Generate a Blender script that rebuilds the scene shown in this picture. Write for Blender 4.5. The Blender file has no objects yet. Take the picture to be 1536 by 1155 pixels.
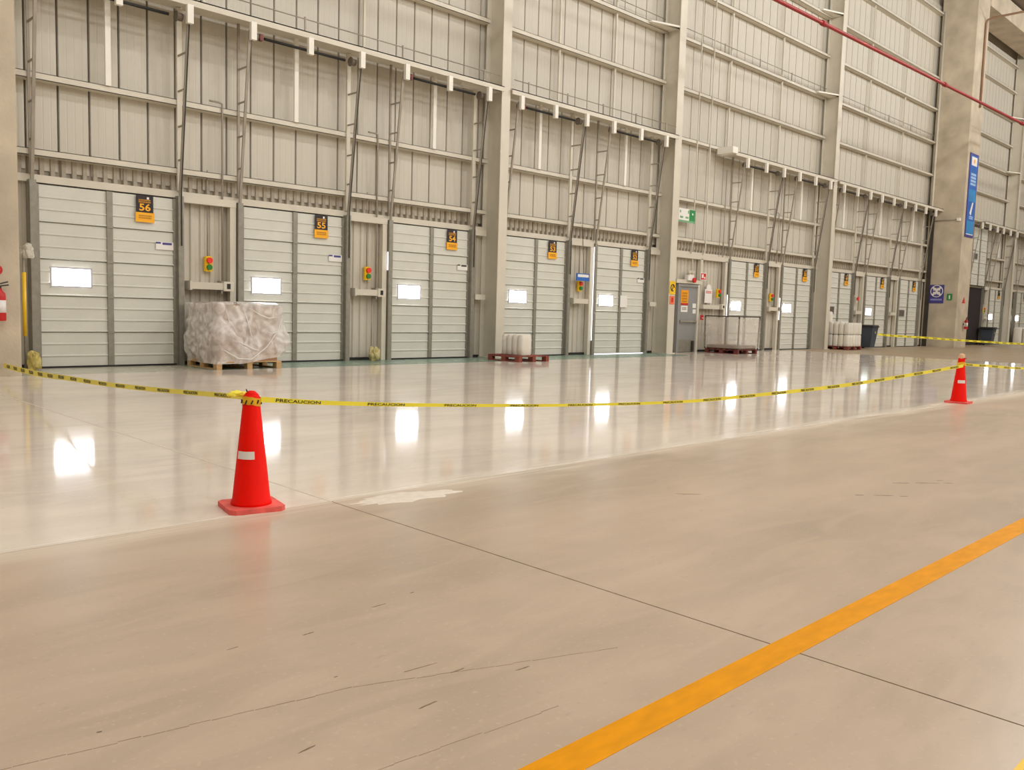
import bpy, bmesh, math, random
from mathutils import Matrix, Vector, noise as mnoise
random.seed(7)
scene = bpy.context.scene
# ------------------------------------------------------------------ camera, world, exposure
cam_d = bpy.data.cameras.new('camera'); cam = bpy.data.objects.new('camera', cam_d)
scene.collection.objects.link(cam); scene.camera = cam
cam_d.sensor_width = 36.0; cam_d.lens = 1289.08 / 1536 * 36.0
cam_d.clip_start = 0.05; cam_d.clip_end = 300
R_ = (0.7144775, -0.6990942, 0.0280908); U_ = (0.0411716, 0.0820894, 0.9957742); B_ = (-0.6984459, -0.7103017, 0.0874339)
cam.matrix_world = Matrix(((R_[0], U_[0], B_[0], 0.0), (R_[1], U_[1], B_[1], -15.80292),
                           (R_[2], U_[2], B_[2], 1.20315), (0, 0, 0, 1)))
world = bpy.data.worlds.new('world'); scene.world = world; world.use_nodes = True
world.node_tree.nodes['Background'].inputs[0].default_value = (0.75, 0.8, 0.9, 1)
world.node_tree.nodes['Background'].inputs[1].default_value = 0.35
vs = scene.view_settings
vs.view_transform = 'Standard'; vs.look = 'None'; vs.gamma = 1.0; vs.use_curve_mapping = False
vs.exposure = 0.42
LAMP_W = 545.0
LAMP_COL = (1.0, 1.0, 0.985)

C = scene.collection
# ------------------------------------------------------------------ materials
def lin(c):
    return tuple(((v / 255) / 12.92 if v / 255 <= 0.04045 else ((v / 255 + 0.055) / 1.055) ** 2.4) for v in c) + (1.0,)
MATS = {}
def mat(name, rgb, rough=0.5, metal=0.0, var=0.06, scale=3.0, emit=None, estr=0.0, alpha=1.0, bump=0.0, bscale=40.0,
        stretch=(1, 1, 1), spec=0.5):
    if name in MATS: return MATS[name]
    m = bpy.data.materials.new(name); m.use_nodes = True; nt = m.node_tree; N = nt.nodes; L = nt.links
    b = N['Principled BSDF']
    tc = N.new('ShaderNodeTexCoord'); mp = N.new('ShaderNodeMapping'); mp.inputs['Scale'].default_value = stretch
    L.new(tc.outputs['Object'], mp.inputs['Vector'])
    no = N.new('ShaderNodeTexNoise'); no.inputs['Scale'].default_value = scale; no.inputs['Detail'].default_value = 5
    L.new(mp.outputs[0], no.inputs['Vector'])
    cr = N.new('ShaderNodeValToRGB'); c = lin(rgb)
    cr.color_ramp.elements[0].position = 0.3; cr.color_ramp.elements[1].position = 0.7
    cr.color_ramp.elements[0].color = tuple(max(0, v * (1 - var * 2)) for v in c[:3]) + (1,)
    cr.color_ramp.elements[1].color = tuple(min(1, v * (1 + var)) for v in c[:3]) + (1,)
    L.new(no.outputs['Fac'], cr.inputs[0]); L.new(cr.outputs[0], b.inputs['Base Color'])
    b.inputs['Roughness'].default_value = rough; b.inputs['Metallic'].default_value = metal
    b.inputs['Specular IOR Level'].default_value = spec
    if alpha < 1: b.inputs['Alpha'].default_value = alpha
    if emit:
        b.inputs['Emission Color'].default_value = lin(emit); b.inputs['Emission Strength'].default_value = estr
    if bump:
        n2 = N.new('ShaderNodeTexNoise'); n2.inputs['Scale'].default_value = bscale; n2.inputs['Detail'].default_value = 3
        L.new(mp.outputs[0], n2.inputs['Vector'])
        bp = N.new('ShaderNodeBump'); bp.inputs['Strength'].default_value = bump; bp.inputs['Distance'].default_value = 0.02
        L.new(n2.outputs['Fac'], bp.inputs['Height']); L.new(bp.outputs[0], b.inputs['Normal'])
    MATS[name] = m; return m

M_SIDING = mat('siding_paint', (201, 195, 181), 0.55, var=0.03, scale=1.2, stretch=(1, 1, 0.2))
M_STRIP = mat('ribbed_sheet', (200, 193, 178), 0.5, var=0.04, scale=1.5)
M_STRIP2 = mat('ribbed_sheet_darker', (180, 170, 152), 0.5, var=0.06, scale=1.5)  # darker tone of the ribbed sheet, for the strip above the doors
M_STEEL = mat('cream_steel_paint', (213, 206, 189), 0.45, var=0.03, scale=2)
M_WHITE = mat('white_steel_paint', (240, 236, 224), 0.45, var=0.02)
M_CONC = mat('column_concrete', (199, 185, 162), 0.75, var=0.12, scale=1.3, bump=0.25, bscale=25)
M_DOOR = mat('door_sheet', (214, 213, 202), 0.42, var=0.025, scale=2.2)
M_GALV = mat('galvanised', (150, 146, 134), 0.42, 0.35, var=0.08, scale=9)
M_DARK = mat('dark_metal', (72, 66, 58), 0.5, 0.3, var=0.1)
M_RAIL = mat('rail_metal', (160, 151, 136), 0.45, 0.0, var=0.1)
M_DRUM = mat('drum_metal', (112, 102, 90), 0.5, 0.1)
M_BLACK = mat('black_rubber', (28, 26, 25), 0.6)
M_WIN = mat('window_daylight', (250, 250, 255), 0.3, var=0.0, emit=(246, 248, 255), estr=13.0)
M_WINC = mat('window_daylight_pale', (235, 250, 255), 0.3, var=0.0, emit=(220, 246, 250), estr=3.0)
M_WIND = mat('window_unlit', (92, 86, 76), 0.3)
M_LEAK = mat('daylight_gap', (250, 250, 255), 0.5, var=0.0, emit=(248, 246, 255), estr=1.6)
M_RED = mat('red_paint', (200, 30, 30), 0.4)
M_PIPE = mat('red_pipe', (158, 44, 44), 0.45)
M_ORANGE = mat('sign_orange', (250, 178, 20), 0.5, var=0.02)
M_ORANGE2 = mat('sign_deep_orange', (244, 160, 20), 0.5, var=0.02)
M_SBLACK = mat('sign_black', (34, 24, 26), 0.5)
M_SINK = mat('sign_ink', (190, 130, 10), 0.5)
M_YEL = mat('yellow_paint', (244, 196, 30), 0.45)
M_GREENB = mat('green_button', (28, 120, 40), 0.4)
M_REDB = mat('red_button', (236, 40, 30), 0.4)
M_BLUE = mat('sign_blue', (40, 104, 190), 0.45, var=0.1, scale=1.0)
M_BLUE2 = mat('sign_bright_blue', (46, 140, 205), 0.45, var=0.15, scale=1.5)
M_NAVY = mat('sign_navy', (72, 66, 140), 0.5)
M_PAPER = mat('white_sign', (238, 234, 228), 0.5, var=0.01)
M_GREEN = mat('sign_green', (34, 138, 70), 0.5)
M_CONE = mat('cone_plastic', (255, 20, 2), 0.5, var=0.03, scale=4, spec=0.15)
M_CONEB = mat('cone_base_dusty', (246, 104, 94), 0.6, var=0.12, scale=12)
M_TAPE = mat('caution_tape', (255, 238, 70), 0.4, var=0.03)
M_INK = mat('tape_ink', (30, 26, 20), 0.6)
M_WOOD = mat('pallet_wood', (200, 164, 114), 0.7, var=0.12, scale=5, stretch=(1, 6, 6))
M_WOODR = mat('pallet_wood_red', (136, 66, 50), 0.7, var=0.15, scale=5)
M_WOODD = mat('pallet_wood_dark', (104, 74, 58), 0.7, var=0.15, scale=5)
M_CARTON = mat('carton', (178, 142, 116), 0.8, var=0.06)
M_CARTON2 = mat('carton_brown', (184, 144, 112), 0.8, var=0.06)
M_SACK = mat('white_sack', (232, 226, 212), 0.55, var=0.03, bump=0.2, bscale=12)
M_FILM = mat('stretch_film', (252, 246, 240), 0.25, var=0.05, scale=3, alpha=0.56, bump=0.45, bscale=4, stretch=(1.6, 1.6, 0.8))
_nt = M_FILM.node_tree; _n = _nt.nodes.new('ShaderNodeTexNoise'); _n.inputs['Scale'].default_value = 4.0; _n.inputs['Detail'].default_value = 4; _n.inputs['Distortion'].default_value = 1.5
_mr = _nt.nodes.new('ShaderNodeMapRange'); _mr.inputs[1].default_value = .35; _mr.inputs[2].default_value = .68; _mr.inputs[3].default_value = .40; _mr.inputs[4].default_value = .78
_tc = _nt.nodes.new('ShaderNodeTexCoord'); _nt.links.new(_tc.outputs['Object'], _n.inputs['Vector']); _nt.links.new(_n.outputs['Fac'], _mr.inputs[0]); _nt.links.new(_mr.outputs[0], _nt.nodes['Principled BSDF'].inputs['Alpha'])
M_FILM2 = mat('clear_film', (232, 224, 212), 0.2, var=0.05, scale=3, alpha=0.34, bump=0.4, bscale=7)
M_GDOOR = mat('grey_door_paint', (142, 142, 140), 0.45, var=0.03)
M_BIN = mat('bin_plastic', (66, 74, 84), 0.5, var=0.06)
M_BIND = mat('bin_lid', (46, 44, 50), 0.5)
M_POWDER = mat('powder', (240, 230, 214), 0.9, var=0.04, scale=20)
M_FILL = mat('joint_filler', (226, 216, 200), 0.6, var=0.04, scale=8)
M_SCUFF = mat('scuff', (136, 116, 94), 0.7, var=0.2, scale=30)
M_YLINE = mat('floor_line_paint', (240, 160, 0), 0.55, var=0.05, scale=22, stretch=(0.35, 1, 1), spec=0.15)
M_YLINE2 = mat('floor_line_paint_fresh', (250, 206, 20), 0.42, var=0.05, scale=14)
M_CEIL = mat('ceiling_deck', (120, 106, 90), 0.7)
M_HALL = mat('hall_wall', (200, 188, 166), 0.7)
M_OPEN = mat('unlit_opening', (40, 32, 34), 0.8)

def floor_mat(name, rgb, rough, var, kind):
    m = bpy.data.materials.new(name); m.use_nodes = True; nt = m.node_tree; N = nt.nodes; L = nt.links
    b = N['Principled BSDF']
    tc = N.new('ShaderNodeTexCoord')
    def nz(scale, sx, sy, det=6, dist=0.0):
        mp = N.new('ShaderNodeMapping'); mp.inputs['Scale'].default_value = (sx, sy, 1)
        L.new(tc.outputs['Object'], mp.inputs['Vector'])
        n = N.new('ShaderNodeTexNoise'); n.inputs['Scale'].default_value = scale; n.inputs['Detail'].default_value = det
        n.inputs['Distortion'].default_value = dist
        L.new(mp.outputs[0], n.inputs['Vector']); return n.outputs['Fac']
    def ramp(f, c0, c1, p0=0.3, p1=0.7):
        r = N.new('ShaderNodeValToRGB'); r.color_ramp.elements[0].position = p0; r.color_ramp.elements[1].position = p1
        r.color_ramp.elements[0].color = c0; r.color_ramp.elements[1].color = c1; L.new(f, r.inputs[0]); return r.outputs[0]
    def mix(f, a, bb):
        x = N.new('ShaderNodeMix'); x.data_type = 'RGBA'
        if isinstance(f, float): x.inputs[0].default_value = f
        else: L.new(f, x.inputs[0])
        for s, v in ((6, a), (7, bb)):
            if isinstance(v, tuple): x.inputs[s].default_value = v
            else: L.new(v, x.inputs[s])
        return x.outputs[2]
    def math_(op, a, v2, clamp=False):
        x = N.new('ShaderNodeMath'); x.operation = op; x.use_clamp = clamp
        for s, v in ((0, a), (1, v2)):
            if isinstance(v, (int, float)): x.inputs[s].default_value = v
            else: L.new(v, x.inputs[s])
        return x.outputs[0]
    c = lin(rgb)
    sc = lambda k: tuple(min(1, v * k) for v in c[:3]) + (1,)
    col = ramp(nz(0.55, 1, 1.2, 8, 0.6), sc(1 - var), sc(1 + var))
    col = mix(math_('MULTIPLY', ramp(nz(1.1, 0.35, 2.2, 7), (0, 0, 0, 1), (1, 1, 1, 1), 0.42, 0.70), 0.6), col, sc(1 - var * 1.2))
    col = mix(math_('MULTIPLY', ramp(nz(45, 1, 1, 3), (0, 0, 0, 1), (1, 1, 1, 1), 0.60, 0.72), 0.5), col, sc(1.2))
    col = mix(math_('MULTIPLY', ramp(nz(22, 0.6, 1.4, 3), (0, 0, 0, 1), (1, 1, 1, 1), 0.64, 0.72), 0.4), col, sc(0.74))
    col = mix(math_('MULTIPLY', ramp(nz(3.2, 0.5, 1.6, 7, 1.0), (0, 0, 0, 1), (1, 1, 1, 1), 0.46, 0.62), 0.4), col, sc(1 + var * .9))
    sep = N.new('ShaderNodeSeparateXYZ'); L.new(tc.outputs['Object'], sep.inputs[0])
    # dried grinding slurry along the edge of the polished field
    wob = math_('MULTIPLY', math_('SUBTRACT', nz(2.2, 0.5, 1, 5), 0.5), 0.25)
    d = math_('ABSOLUTE', math_('ADD', math_('ADD', sep.outputs[1], 11.34), wob), 0.0)
    near = math_('SUBTRACT', 1.0, math_('MULTIPLY', d, 4.2), True)
    streak = ramp(nz(6, 0.15, 5, 4), (0.15, 0.15, 0.15, 1), (1, 1, 1, 1), 0.35, 0.65)
    fac = math_('MULTIPLY', math_('MULTIPLY', near, streak), 0.95)
    col = mix(fac, col, lin((240, 228, 210)))
    if kind == 'matte':
        wide = math_('SUBTRACT', 1.0, math_('MULTIPLY', math_('ABSOLUTE', math_('ADD', sep.outputs[1], 11.45), 0.0), 1.6), True)
        f2 = math_('MULTIPLY', math_('MULTIPLY', wide, ramp(nz(1.6, 0.3, 1.5, 6), (0, 0, 0, 1), (1, 1, 1, 1), 0.42, 0.62)), 0.55)
        col = mix(f2, col, lin((222, 208, 186)))
    L.new(col, b.inputs['Base Color'])
    rr = N.new('ShaderNodeMapRange'); rr.inputs[3].default_value = rough * 0.8; rr.inputs[4].default_value = rough * 1.3
    L.new(nz(1.3, 0.7, 1.3, 5), rr.inputs[0])
    rough_o = math_('ADD', rr.outputs[0], math_('MULTIPLY', fac, 0.35))
    L.new(rough_o, b.inputs['Roughness'])
    bp = N.new('ShaderNodeBump'); bp.inputs['Strength'].default_value = 0.05 if kind == 'polished' else 0.12
    bp.inputs['Distance'].default_value = 0.002
    L.new(nz(60, 1, 1, 3), bp.inputs['Height']); L.new(bp.outputs[0], b.inputs['Normal'])
    b.inputs['IOR'].default_value = 1.26 if kind == 'polished' else 1.45
    return m
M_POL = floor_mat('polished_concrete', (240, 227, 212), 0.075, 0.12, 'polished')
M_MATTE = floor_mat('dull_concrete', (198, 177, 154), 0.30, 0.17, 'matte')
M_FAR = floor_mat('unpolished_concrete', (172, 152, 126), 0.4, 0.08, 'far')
M_GREENF = floor_mat('green_floor_paint', (128, 152, 134), 0.25, 0.1, 'green')
M_GREYF = floor_mat('grey_green_floor', (186, 182, 162), 0.25, 0.08, 'green')
M_SUB = mat('joint_dark', (74, 60, 46), 0.9)

# ------------------------------------------------------------------ mesh helpers
class MB:
    def __init__(s): s.v = []; s.f = []; s.sm = []
    def box(s, x0, x1, y0, y1, z0, z1):
        n = len(s.v)
        s.v += [(x0, y0, z0), (x1, y0, z0), (x1, y1, z0), (x0, y1, z0), (x0, y0, z1), (x1, y0, z1), (x1, y1, z1), (x0, y1, z1)]
        for q in ((0, 3, 2, 1), (4, 5, 6, 7), (0, 1, 5, 4), (1, 2, 6, 5), (2, 3, 7, 6), (3, 0, 4, 7)):
            s.f.append(tuple(n + i for i in q)); s.sm.append(False)
        return s
    def bbox(s, x0, x1, y0, y1, z0, z1, b=0.01):       # box with bevelled vertical edges and top
        pts = [(x0 + b, y0), (x1 - b, y0), (x1, y0 + b), (x1, y1 - b), (x1 - b, y1), (x0 + b, y1), (x0, y1 - b), (x0, y0 + b)]
        n = len(s.v); cx, cy = (x0 + x1) / 2, (y0 + y1) / 2
        kx = 1 - 2 * b / max(1e-6, (x1 - x0)); ky = 1 - 2 * b / max(1e-6, (y1 - y0))
        rings = [(z0, 1, 1), (z1 - b, 1, 1), (z1, kx, ky)]
        for z, a, c in rings: s.v += [(cx + (px - cx) * a, cy + (py - cy) * c, z) for px, py in pts]
        for r in range(2):
            for i in range(8):
                j = (i + 1) % 8; s.f.append((n + r * 8 + i, n + r * 8 + j, n + r * 8 + 8 + j, n + r * 8 + 8 + i)); s.sm.append(False)
        s.f.append(tuple(n + i for i in reversed(range(8)))); s.sm.append(False)
        s.f.append(tuple(n + 16 + i for i in range(8))); s.sm.append(False)
        return s
    def beam(s, a, b, w, d=None):                      # square bar between two points
        d = d or w; a = Vector(a); b = Vector(b); t = (b - a).normalized()
        ref = Vector((0, 0, 1)) if abs(t.z) < 0.9 else Vector((1, 0, 0))
        u = t.cross(ref).normalized(); v = u.cross(t).normalized()
        n = len(s.v)
        for p in (a, b):
            for i, j in ((-1, -1), (1, -1), (1, 1), (-1, 1)):
                s.v.append(tuple(p + u * (i * w / 2) + v * (j * d / 2)))
        for q in ((0, 1, 2, 3), (7, 6, 5, 4), (0, 4, 5, 1), (1, 5, 6, 2), (2, 6, 7, 3), (3, 7, 4, 0)):
            s.f.append(tuple(n + i for i in q)); s.sm.append(False)
        return s
    def tube(s, pts, r, seg=8, cap=True):
        pts = [Vector(p) for p in pts]; n = len(s.v); k = len(pts)
        rr = r if isinstance(r, (list, tuple)) else [r] * k
        t0 = (pts[1] - pts[0]).normalized(); ref = Vector((0, 0, 1)) if abs(t0.z) < 0.9 else Vector((1, 0, 0))
        u = t0.cross(ref).normalized()
        for i, p in enumerate(pts):
            t = (pts[min(i + 1, k - 1)] - pts[max(i - 1, 0)]).normalized()
            u = (u - t * u.dot(t)).normalized(); w = t.cross(u)
            for j in range(seg):
                a = 2 * math.pi * j / seg; s.v.append(tuple(p + (u * math.cos(a) + w * math.sin(a)) * rr[i]))
        for i in range(k - 1):
            for j in range(seg):
                j2 = (j + 1) % seg
                s.f.append((n + i * seg + j, n + i * seg + j2, n + (i + 1) * seg + j2, n + (i + 1) * seg + j)); s.sm.append(True)
        if cap:
            s.f.append(tuple(n + j for j in reversed(range(seg)))); s.sm.append(False)
            s.f.append(tuple(n + (k - 1) * seg + j for j in range(seg))); s.sm.append(False)
        return s
    def lathe(s, prof, c=(0, 0, 0), seg=24, sq=0.0):
        n = len(s.v); k = len(prof)
        for r, z in prof:
            for j in range(seg):
                a = 2 * math.pi * j / seg; q = 1.0
                if sq: q = 1 + sq * (1 / max(abs(math.cos(a)), abs(math.sin(a))) - 1)
                s.v.append((c[0] + r * q * math.cos(a), c[1] + r * q * math.sin(a), c[2] + z))
        for i in range(k - 1):
            for j in range(seg):
                j2 = (j + 1) % seg
                s.f.append((n + i * seg + j, n + i * seg + j2, n + (i + 1) * seg + j2, n + (i + 1) * seg + j)); s.sm.append(True)
        s.f.append(tuple(n + j for j in reversed(range(seg)))); s.sm.append(False)
        s.f.append(tuple(n + (k - 1) * seg + j for j in range(seg))); s.sm.append(False)
        return s
    def disc(s, c, r, axis='y', t=0.01, seg=20):       # flat cylinder along an axis, from c towards minus axis
        c = Vector(c); d = {'y': Vector((0, -t, 0)), 'x': Vector((-t, 0, 0)), 'z': Vector((0, 0, t))}[axis]
        return s.tube([c, c + d], r, seg)
    def profile_x(s, prof, x0, x1):                    # (y,z) open profile swept along x
        n = len(s.v)
        for y, z in prof: s.v += [(x0, y, z), (x1, y, z)]
        for i in range(len(prof) - 1):
            a = n + 2 * i; s.f.append((a, a + 1, a + 3, a + 2)); s.sm.append(False)
        return s
    def profile_z(s, prof, z0, z1):                    # (x,y) open profile swept along z
        n = len(s.v)
        for x, y in prof: s.v += [(x, y, z0), (x, y, z1)]
        for i in range(len(prof) - 1):
            a = n + 2 * i; s.f.append((a, a + 2, a + 3, a + 1)); s.sm.append(False)
        return s
    def poly_z(s, pts, z0, z1):                        # closed (x,y) polygon prism
        n = len(s.v); k = len(pts)
        s.v += [(x, y, z0) for x, y in pts] + [(x, y, z1) for x, y in pts]
        s.f.append(tuple(n + i for i in reversed(range(k)))); s.sm.append(False)
        s.f.append(tuple(n + k + i for i in range(k))); s.sm.append(False)
        for i in range(k):
            j = (i + 1) % k; s.f.append((n + i, n + j, n + k + j, n + k + i)); s.sm.append(False)
        return s
    def mesh(s, name, m):
        me = bpy.data.meshes.new(name); me.from_pydata(s.v, [], s.f); me.update()
        if any(s.sm): me.polygons.foreach_set('use_smooth', s.sm)
        me.materials.append(m); return me
    def build(s, name, m, parent=None, loc=None, rz=0.0): return put(s.mesh(name, m), name, parent, loc, rz)
def put(me, name, parent=None, loc=None, rz=0.0):
    o = bpy.data.objects.new(name, me); C.objects.link(o)
    if parent: o.parent = parent
    if loc: o.location = loc
    if rz: o.rotation_euler.z = rz
    return o
def tag(o, label=None, cat=None, group=None, kind=None):
    if label: o['label'] = label
    if cat: o['category'] = cat
    if group: o['group'] = group
    if kind: o['kind'] = kind
    return o
def empty(name, loc, rz=0.0):
    o = bpy.data.objects.new(name, None); C.objects.link(o); o.location = loc; o.rotation_euler.z = rz
    o.empty_display_size = 0.1; return o
def text_mesh(name, s, size, m, width=None, bold=0.0):   # flat lettering in the xz plane, reads from -y, centred
    cu = bpy.data.curves.new(name, 'FONT'); cu.body = s; cu.size = size; cu.align_x = 'CENTER'; cu.align_y = 'CENTER'
    cu.extrude = 0.001; cu.offset = bold; cu.resolution_u = 3
    o = bpy.data.objects.new(name, cu); C.objects.link(o); bpy.context.view_layer.update()
    me = bpy.data.meshes.new_from_object(o.evaluated_get(bpy.context.evaluated_depsgraph_get()))
    bpy.data.objects.remove(o); bpy.data.curves.remove(cu)
    k = 1.0
    if width:
        xs = [v.co.x for v in me.vertices]; k = width / max(1e-6, max(xs) - min(xs))
    me.transform(Matrix.Rotation(math.pi / 2, 4, 'X') @ Matrix.Diagonal((k, 1, 1, 1)))
    me.materials.clear(); me.materials.append(m); me.name = name
    return me
def marks(mb, x0, x1, z0, z1, y, rows, fill=0.75, rnd=None):   # rows of unreadably small print
    rnd = rnd or random
    h = (z1 - z0) / rows
    for r in range(rows):
        zt = z1 - r * h; x = x0
        while x < x1 - 0.01:
            w = min((x1 - x0) * rnd.uniform(0.06, 0.14), x1 - x)
            mb.box(x, x + w * fill, y - 0.002, y, zt - h * 0.7, zt)
            x += w
    return mb
# ------------------------------------------------------------------ layout (metres; wall plane y=0, x runs right, z up)
DW, DH = 2.4, 3.05
DOORS = [  # left edge, number, window, gap of daylight at left jamb, sticker
    (4.37, '56', 'lit', 0, 'blue'), (8.00, '55', 'lit', 0, 'blue'), (11.57, '54', 'lit', 1, 'grey'),
    (15.07, '53', 'lit', 0, None), (18.62, '52', 'lit', 2, 'grey'), (25.59, '51', 'lit', 3, None),
    (29.15, '50', 'lit', 3, None), (32.72, '49', 'dark', 0, None), (36.28, '48', 'pale', 0, None),
    (39.87, '47', 'dark', 0, None), (52.33, '', 'lit', 0, None), (57.2, '', 'lit', 0, None), (60.8, '', 'lit', 0, None)]
RAISED_X = 48.85
ALLX = sorted([d[0] for d in DOORS] + [RAISED_X, 45.3])
BAYS = [(3.77, 14.46), (14.74, 21.66), (21.98, 32.05), (32.33, 43.2), (44.7, 54.72), (55.0, 66.0)]
GIRT_Z = [3.56, 4.79, 6.62, 8.11, 9.62, 11.14, 12.58, 14.1, 15.5]
WALL_TOP = 15.95
SIDE_Y = 0.22
# ------------------------------------------------------------------ floor
base = MB().box(-30, 75, -45, 1.0, -0.3, -0.012).build('floor', M_SUB); tag(base, kind='structure', label='concrete warehouse floor, polished by the dock doors, dull in front', cat='floor')
g = 0.004
def slab(x0, x1, y0, y1, m, z=0.0):
    return MB().box(x0 + g, x1 - g, y0 + g, y1 - g, -0.2, z).build('slab', m, base)
EDGE = -11.34
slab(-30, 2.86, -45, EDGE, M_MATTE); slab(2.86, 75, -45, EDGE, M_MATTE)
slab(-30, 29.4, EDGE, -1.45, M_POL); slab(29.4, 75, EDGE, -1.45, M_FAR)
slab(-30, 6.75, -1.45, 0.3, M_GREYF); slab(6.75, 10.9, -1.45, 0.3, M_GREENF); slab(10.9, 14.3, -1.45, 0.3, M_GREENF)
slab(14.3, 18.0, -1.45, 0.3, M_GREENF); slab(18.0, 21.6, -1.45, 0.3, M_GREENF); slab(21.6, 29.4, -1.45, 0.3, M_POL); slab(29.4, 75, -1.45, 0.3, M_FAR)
# pale filler in the saw joint of the polished field
jf = MB()
yy = EDGE
while yy < -2.0:
    y2 = yy + 0.5; jf.box(2.853 + random.uniform(-.002, .002), 2.868 + random.uniform(-.002, .002), yy, y2, -0.05, 0.0012); yy = y2
jf.build('joint_filler', M_FILL, base)
tag(MB().box(-30, 75, -14.41, -14.295, -0.05, 0.0015).build('floor_line', M_YLINE, None), 'amber painted line crossing the dull concrete floor diagonally', 'floor marking')
tag(MB().box(-10, 40, -15.32, -15.185, -0.05, 0.0015).build('floor_line', M_YLINE2, None), 'bright yellow painted line in the bottom right corner', 'floor marking')
def blob(cx, cy, lx, ly, ang, z, seed, n=22, jag=0.35):
    rnd = random.Random(seed); pts = []
    for i in range(n):
        a = 2 * math.pi * i / n; k = 1 + rnd.uniform(-jag, jag)
        x, y = lx * k * math.cos(a), ly * k * math.sin(a)
        pts.append((cx + x * math.cos(ang) - y * math.sin(ang), cy + x * math.sin(ang) + y * math.cos(ang)))
    return pts
SC = [(4.85, -12.58, .13, .010, -.72), (6.50, -13.35, .10, .010, -.7), (6.66, -13.47, .14, .012, -.75), (6.80, -13.58, .07, .010, -.7), (6.86, -13.5, .05, .008, -.6), (5.80, -13.34, .05, .010, -.7), (5.93, -13.45, .10, .009, -.75), (6.02, -13.55, .05, .008, -.7),
      (2.0, -13.04, .05, .005, .02), (1.63, -13.12, .04, .006, .05), (0.81, -13.38, .012, .006, 0), (1.6, -13.85, .06, .006, .05), (1.36, -13.07, .035, .004, .05),
      (1.19, -13.84, .05, .006, .1), (2.01, -13.85, .05, .005, -.1), (1.75, -13.62, .09, .003, -.1), (2.2, -13.0, .02, .004, .1), (1.83, -13.72, .05, .004, 0), (1.5, -13.5, .012, .004, 0)]
for i, (x, y, lx, ly, a) in enumerate(SC):
    MB().poly_z(blob(x, y, lx * .6, ly * .55, a, 0, i, 14, .3), -0.01, 0.0008).build('scuff_mark', M_SCUFF, base)
cr = MB(); rnd = random.Random(3)
def crackline(a, b, n, w):
    for i in range(n):
        p = [a[k] + (b[k] - a[k]) * i / n for k in (0, 1)]; q = [a[k] + (b[k] - a[k]) * (i + .96) / n for k in (0, 1)]
        o = rnd.uniform(-.004, .004); dx, dy = q[0] - p[0], q[1] - p[1]; l = math.hypot(dx, dy); nx, ny = -dy / l * w, dx / l * w
        cr.poly_z([(p[0] + nx, p[1] + o + ny), (p[0] - nx, p[1] + o - ny), (q[0] - nx, q[1] + o - ny), (q[0] + nx, q[1] + o + ny)], -0.01, 0.0007)
crackline((0.4, -13.39), (1.5, -13.60), 18, 0.0014); crackline((1.5, -13.60), (2.4, -13.95), 14, 0.0010); crackline((1.25, -14.05), (1.9, -14.12), 9, 0.001)
cr.build('hairline_crack', mat('crack', (166, 144, 119), .7, var=.15, scale=20), base)
# spilled powder: a low mound with a ragged edge
def mound(pts, h, name, m, parent=None):
    mb = MB(); cx = sum(p[0] for p in pts) / len(pts); cy = sum(p[1] for p in pts) / len(pts); k = len(pts)
    rings = [(1.0, 0.0002), (0.92, h * .45), (0.7, h * .8), (0.35, h)]
    for a, z in rings:
        for i, (x, y) in enumerate(pts):
            mb.v.append((cx + (x - cx) * a, cy + (y - cy) * a, z + (0 if a == 1 else random.uniform(-h * .12, h * .12))))
    for r in range(3):
        for i in range(k):
            j = (i + 1) % k; mb.f.append((r * k + i, r * k + j, (r + 1) * k + j, (r + 1) * k + i)); mb.sm.append(True)
    mb.f.append(tuple(3 * k + i for i in range(k))); mb.sm.append(True)
    return mb.build(name, m, parent)
tag(mound(blob(3.30, -11.52, .36, .125, -.1, 0, 12, 30, .2), .008, 'powder_spill', M_POWDER), 'white powder patch spilled beside the floor joint right of the near cone', 'powder spill', kind='stuff')
# ------------------------------------------------------------------ hall shell
wall = MB().box(-30, 75, 0.33, 0.5, 0, 17.0).build('wall_back', M_STRIP); tag(wall, 'tall cream metal-clad loading dock wall with horizontal girts', 'wall', kind='structure')
def struct(name, mb, m, label, cat):
    return tag(mb.build(name, m), label, cat, kind='structure')
struct('ceiling', MB().box(-30, 75, -45, 0.5, 17.0, 17.2), M_CEIL, 'dark warehouse roof deck above the dock wall', 'ceiling')
struct('wall_left', MB().box(-30.2, -30, -45, 0.5, 0, 17.2), M_HALL, 'plain end wall of the hall on the left', 'wall')
struct('wall_right', MB().box(75, 75.2, -45, 0.5, 0, 17.2), M_HALL, 'plain end wall of the hall on the far right', 'wall')
struct('wall_front', MB().box(-30, 75, -45.2, -45, 0, 17.2), M_HALL, 'plain hall wall opposite the loading docks', 'wall')
# siding panels, 0.5 m wide, shallow ribs and an open joint between neighbours
PW = 0.5
prof = [(0.006, 0.05), (0.014, 0.0)]
for k in (0.125, 0.25, 0.375):
    prof += [(k - .014, 0.0), (k - .008, 0.0022), (k + .008, 0.0022), (k + .014, 0.0)]
prof += [(PW - 0.026, 0.0), (PW - 0.016, 0.05)]
pm = MB().profile_z(prof, 3.30, WALL_TOP).mesh('siding_panel', M_SIDING)
x = 3.35
while x < 65:
    put(pm, 'siding_panel', wall, (x, SIDE_Y, 0)); x += PW
# ribbed sheet strip above the doors (one per bay)
def ribs(x0, x1, pitch=0.16, d=0.035):
    out = []; x = x0
    while x + pitch < x1 + 1e-6:
        out += [(x, d), (x + pitch * .38, d), (x + pitch * .5, 0), (x + pitch * .88, 0)]; x += pitch
    return out + [(x1, d)]
for a, b in BAYS:
    MB().profile_z([(x, y + .19) for x, y in ribs(a, b, .17, .06)], 3.1, 3.56).build('ribbed_strip', M_STRIP2, wall)
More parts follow.
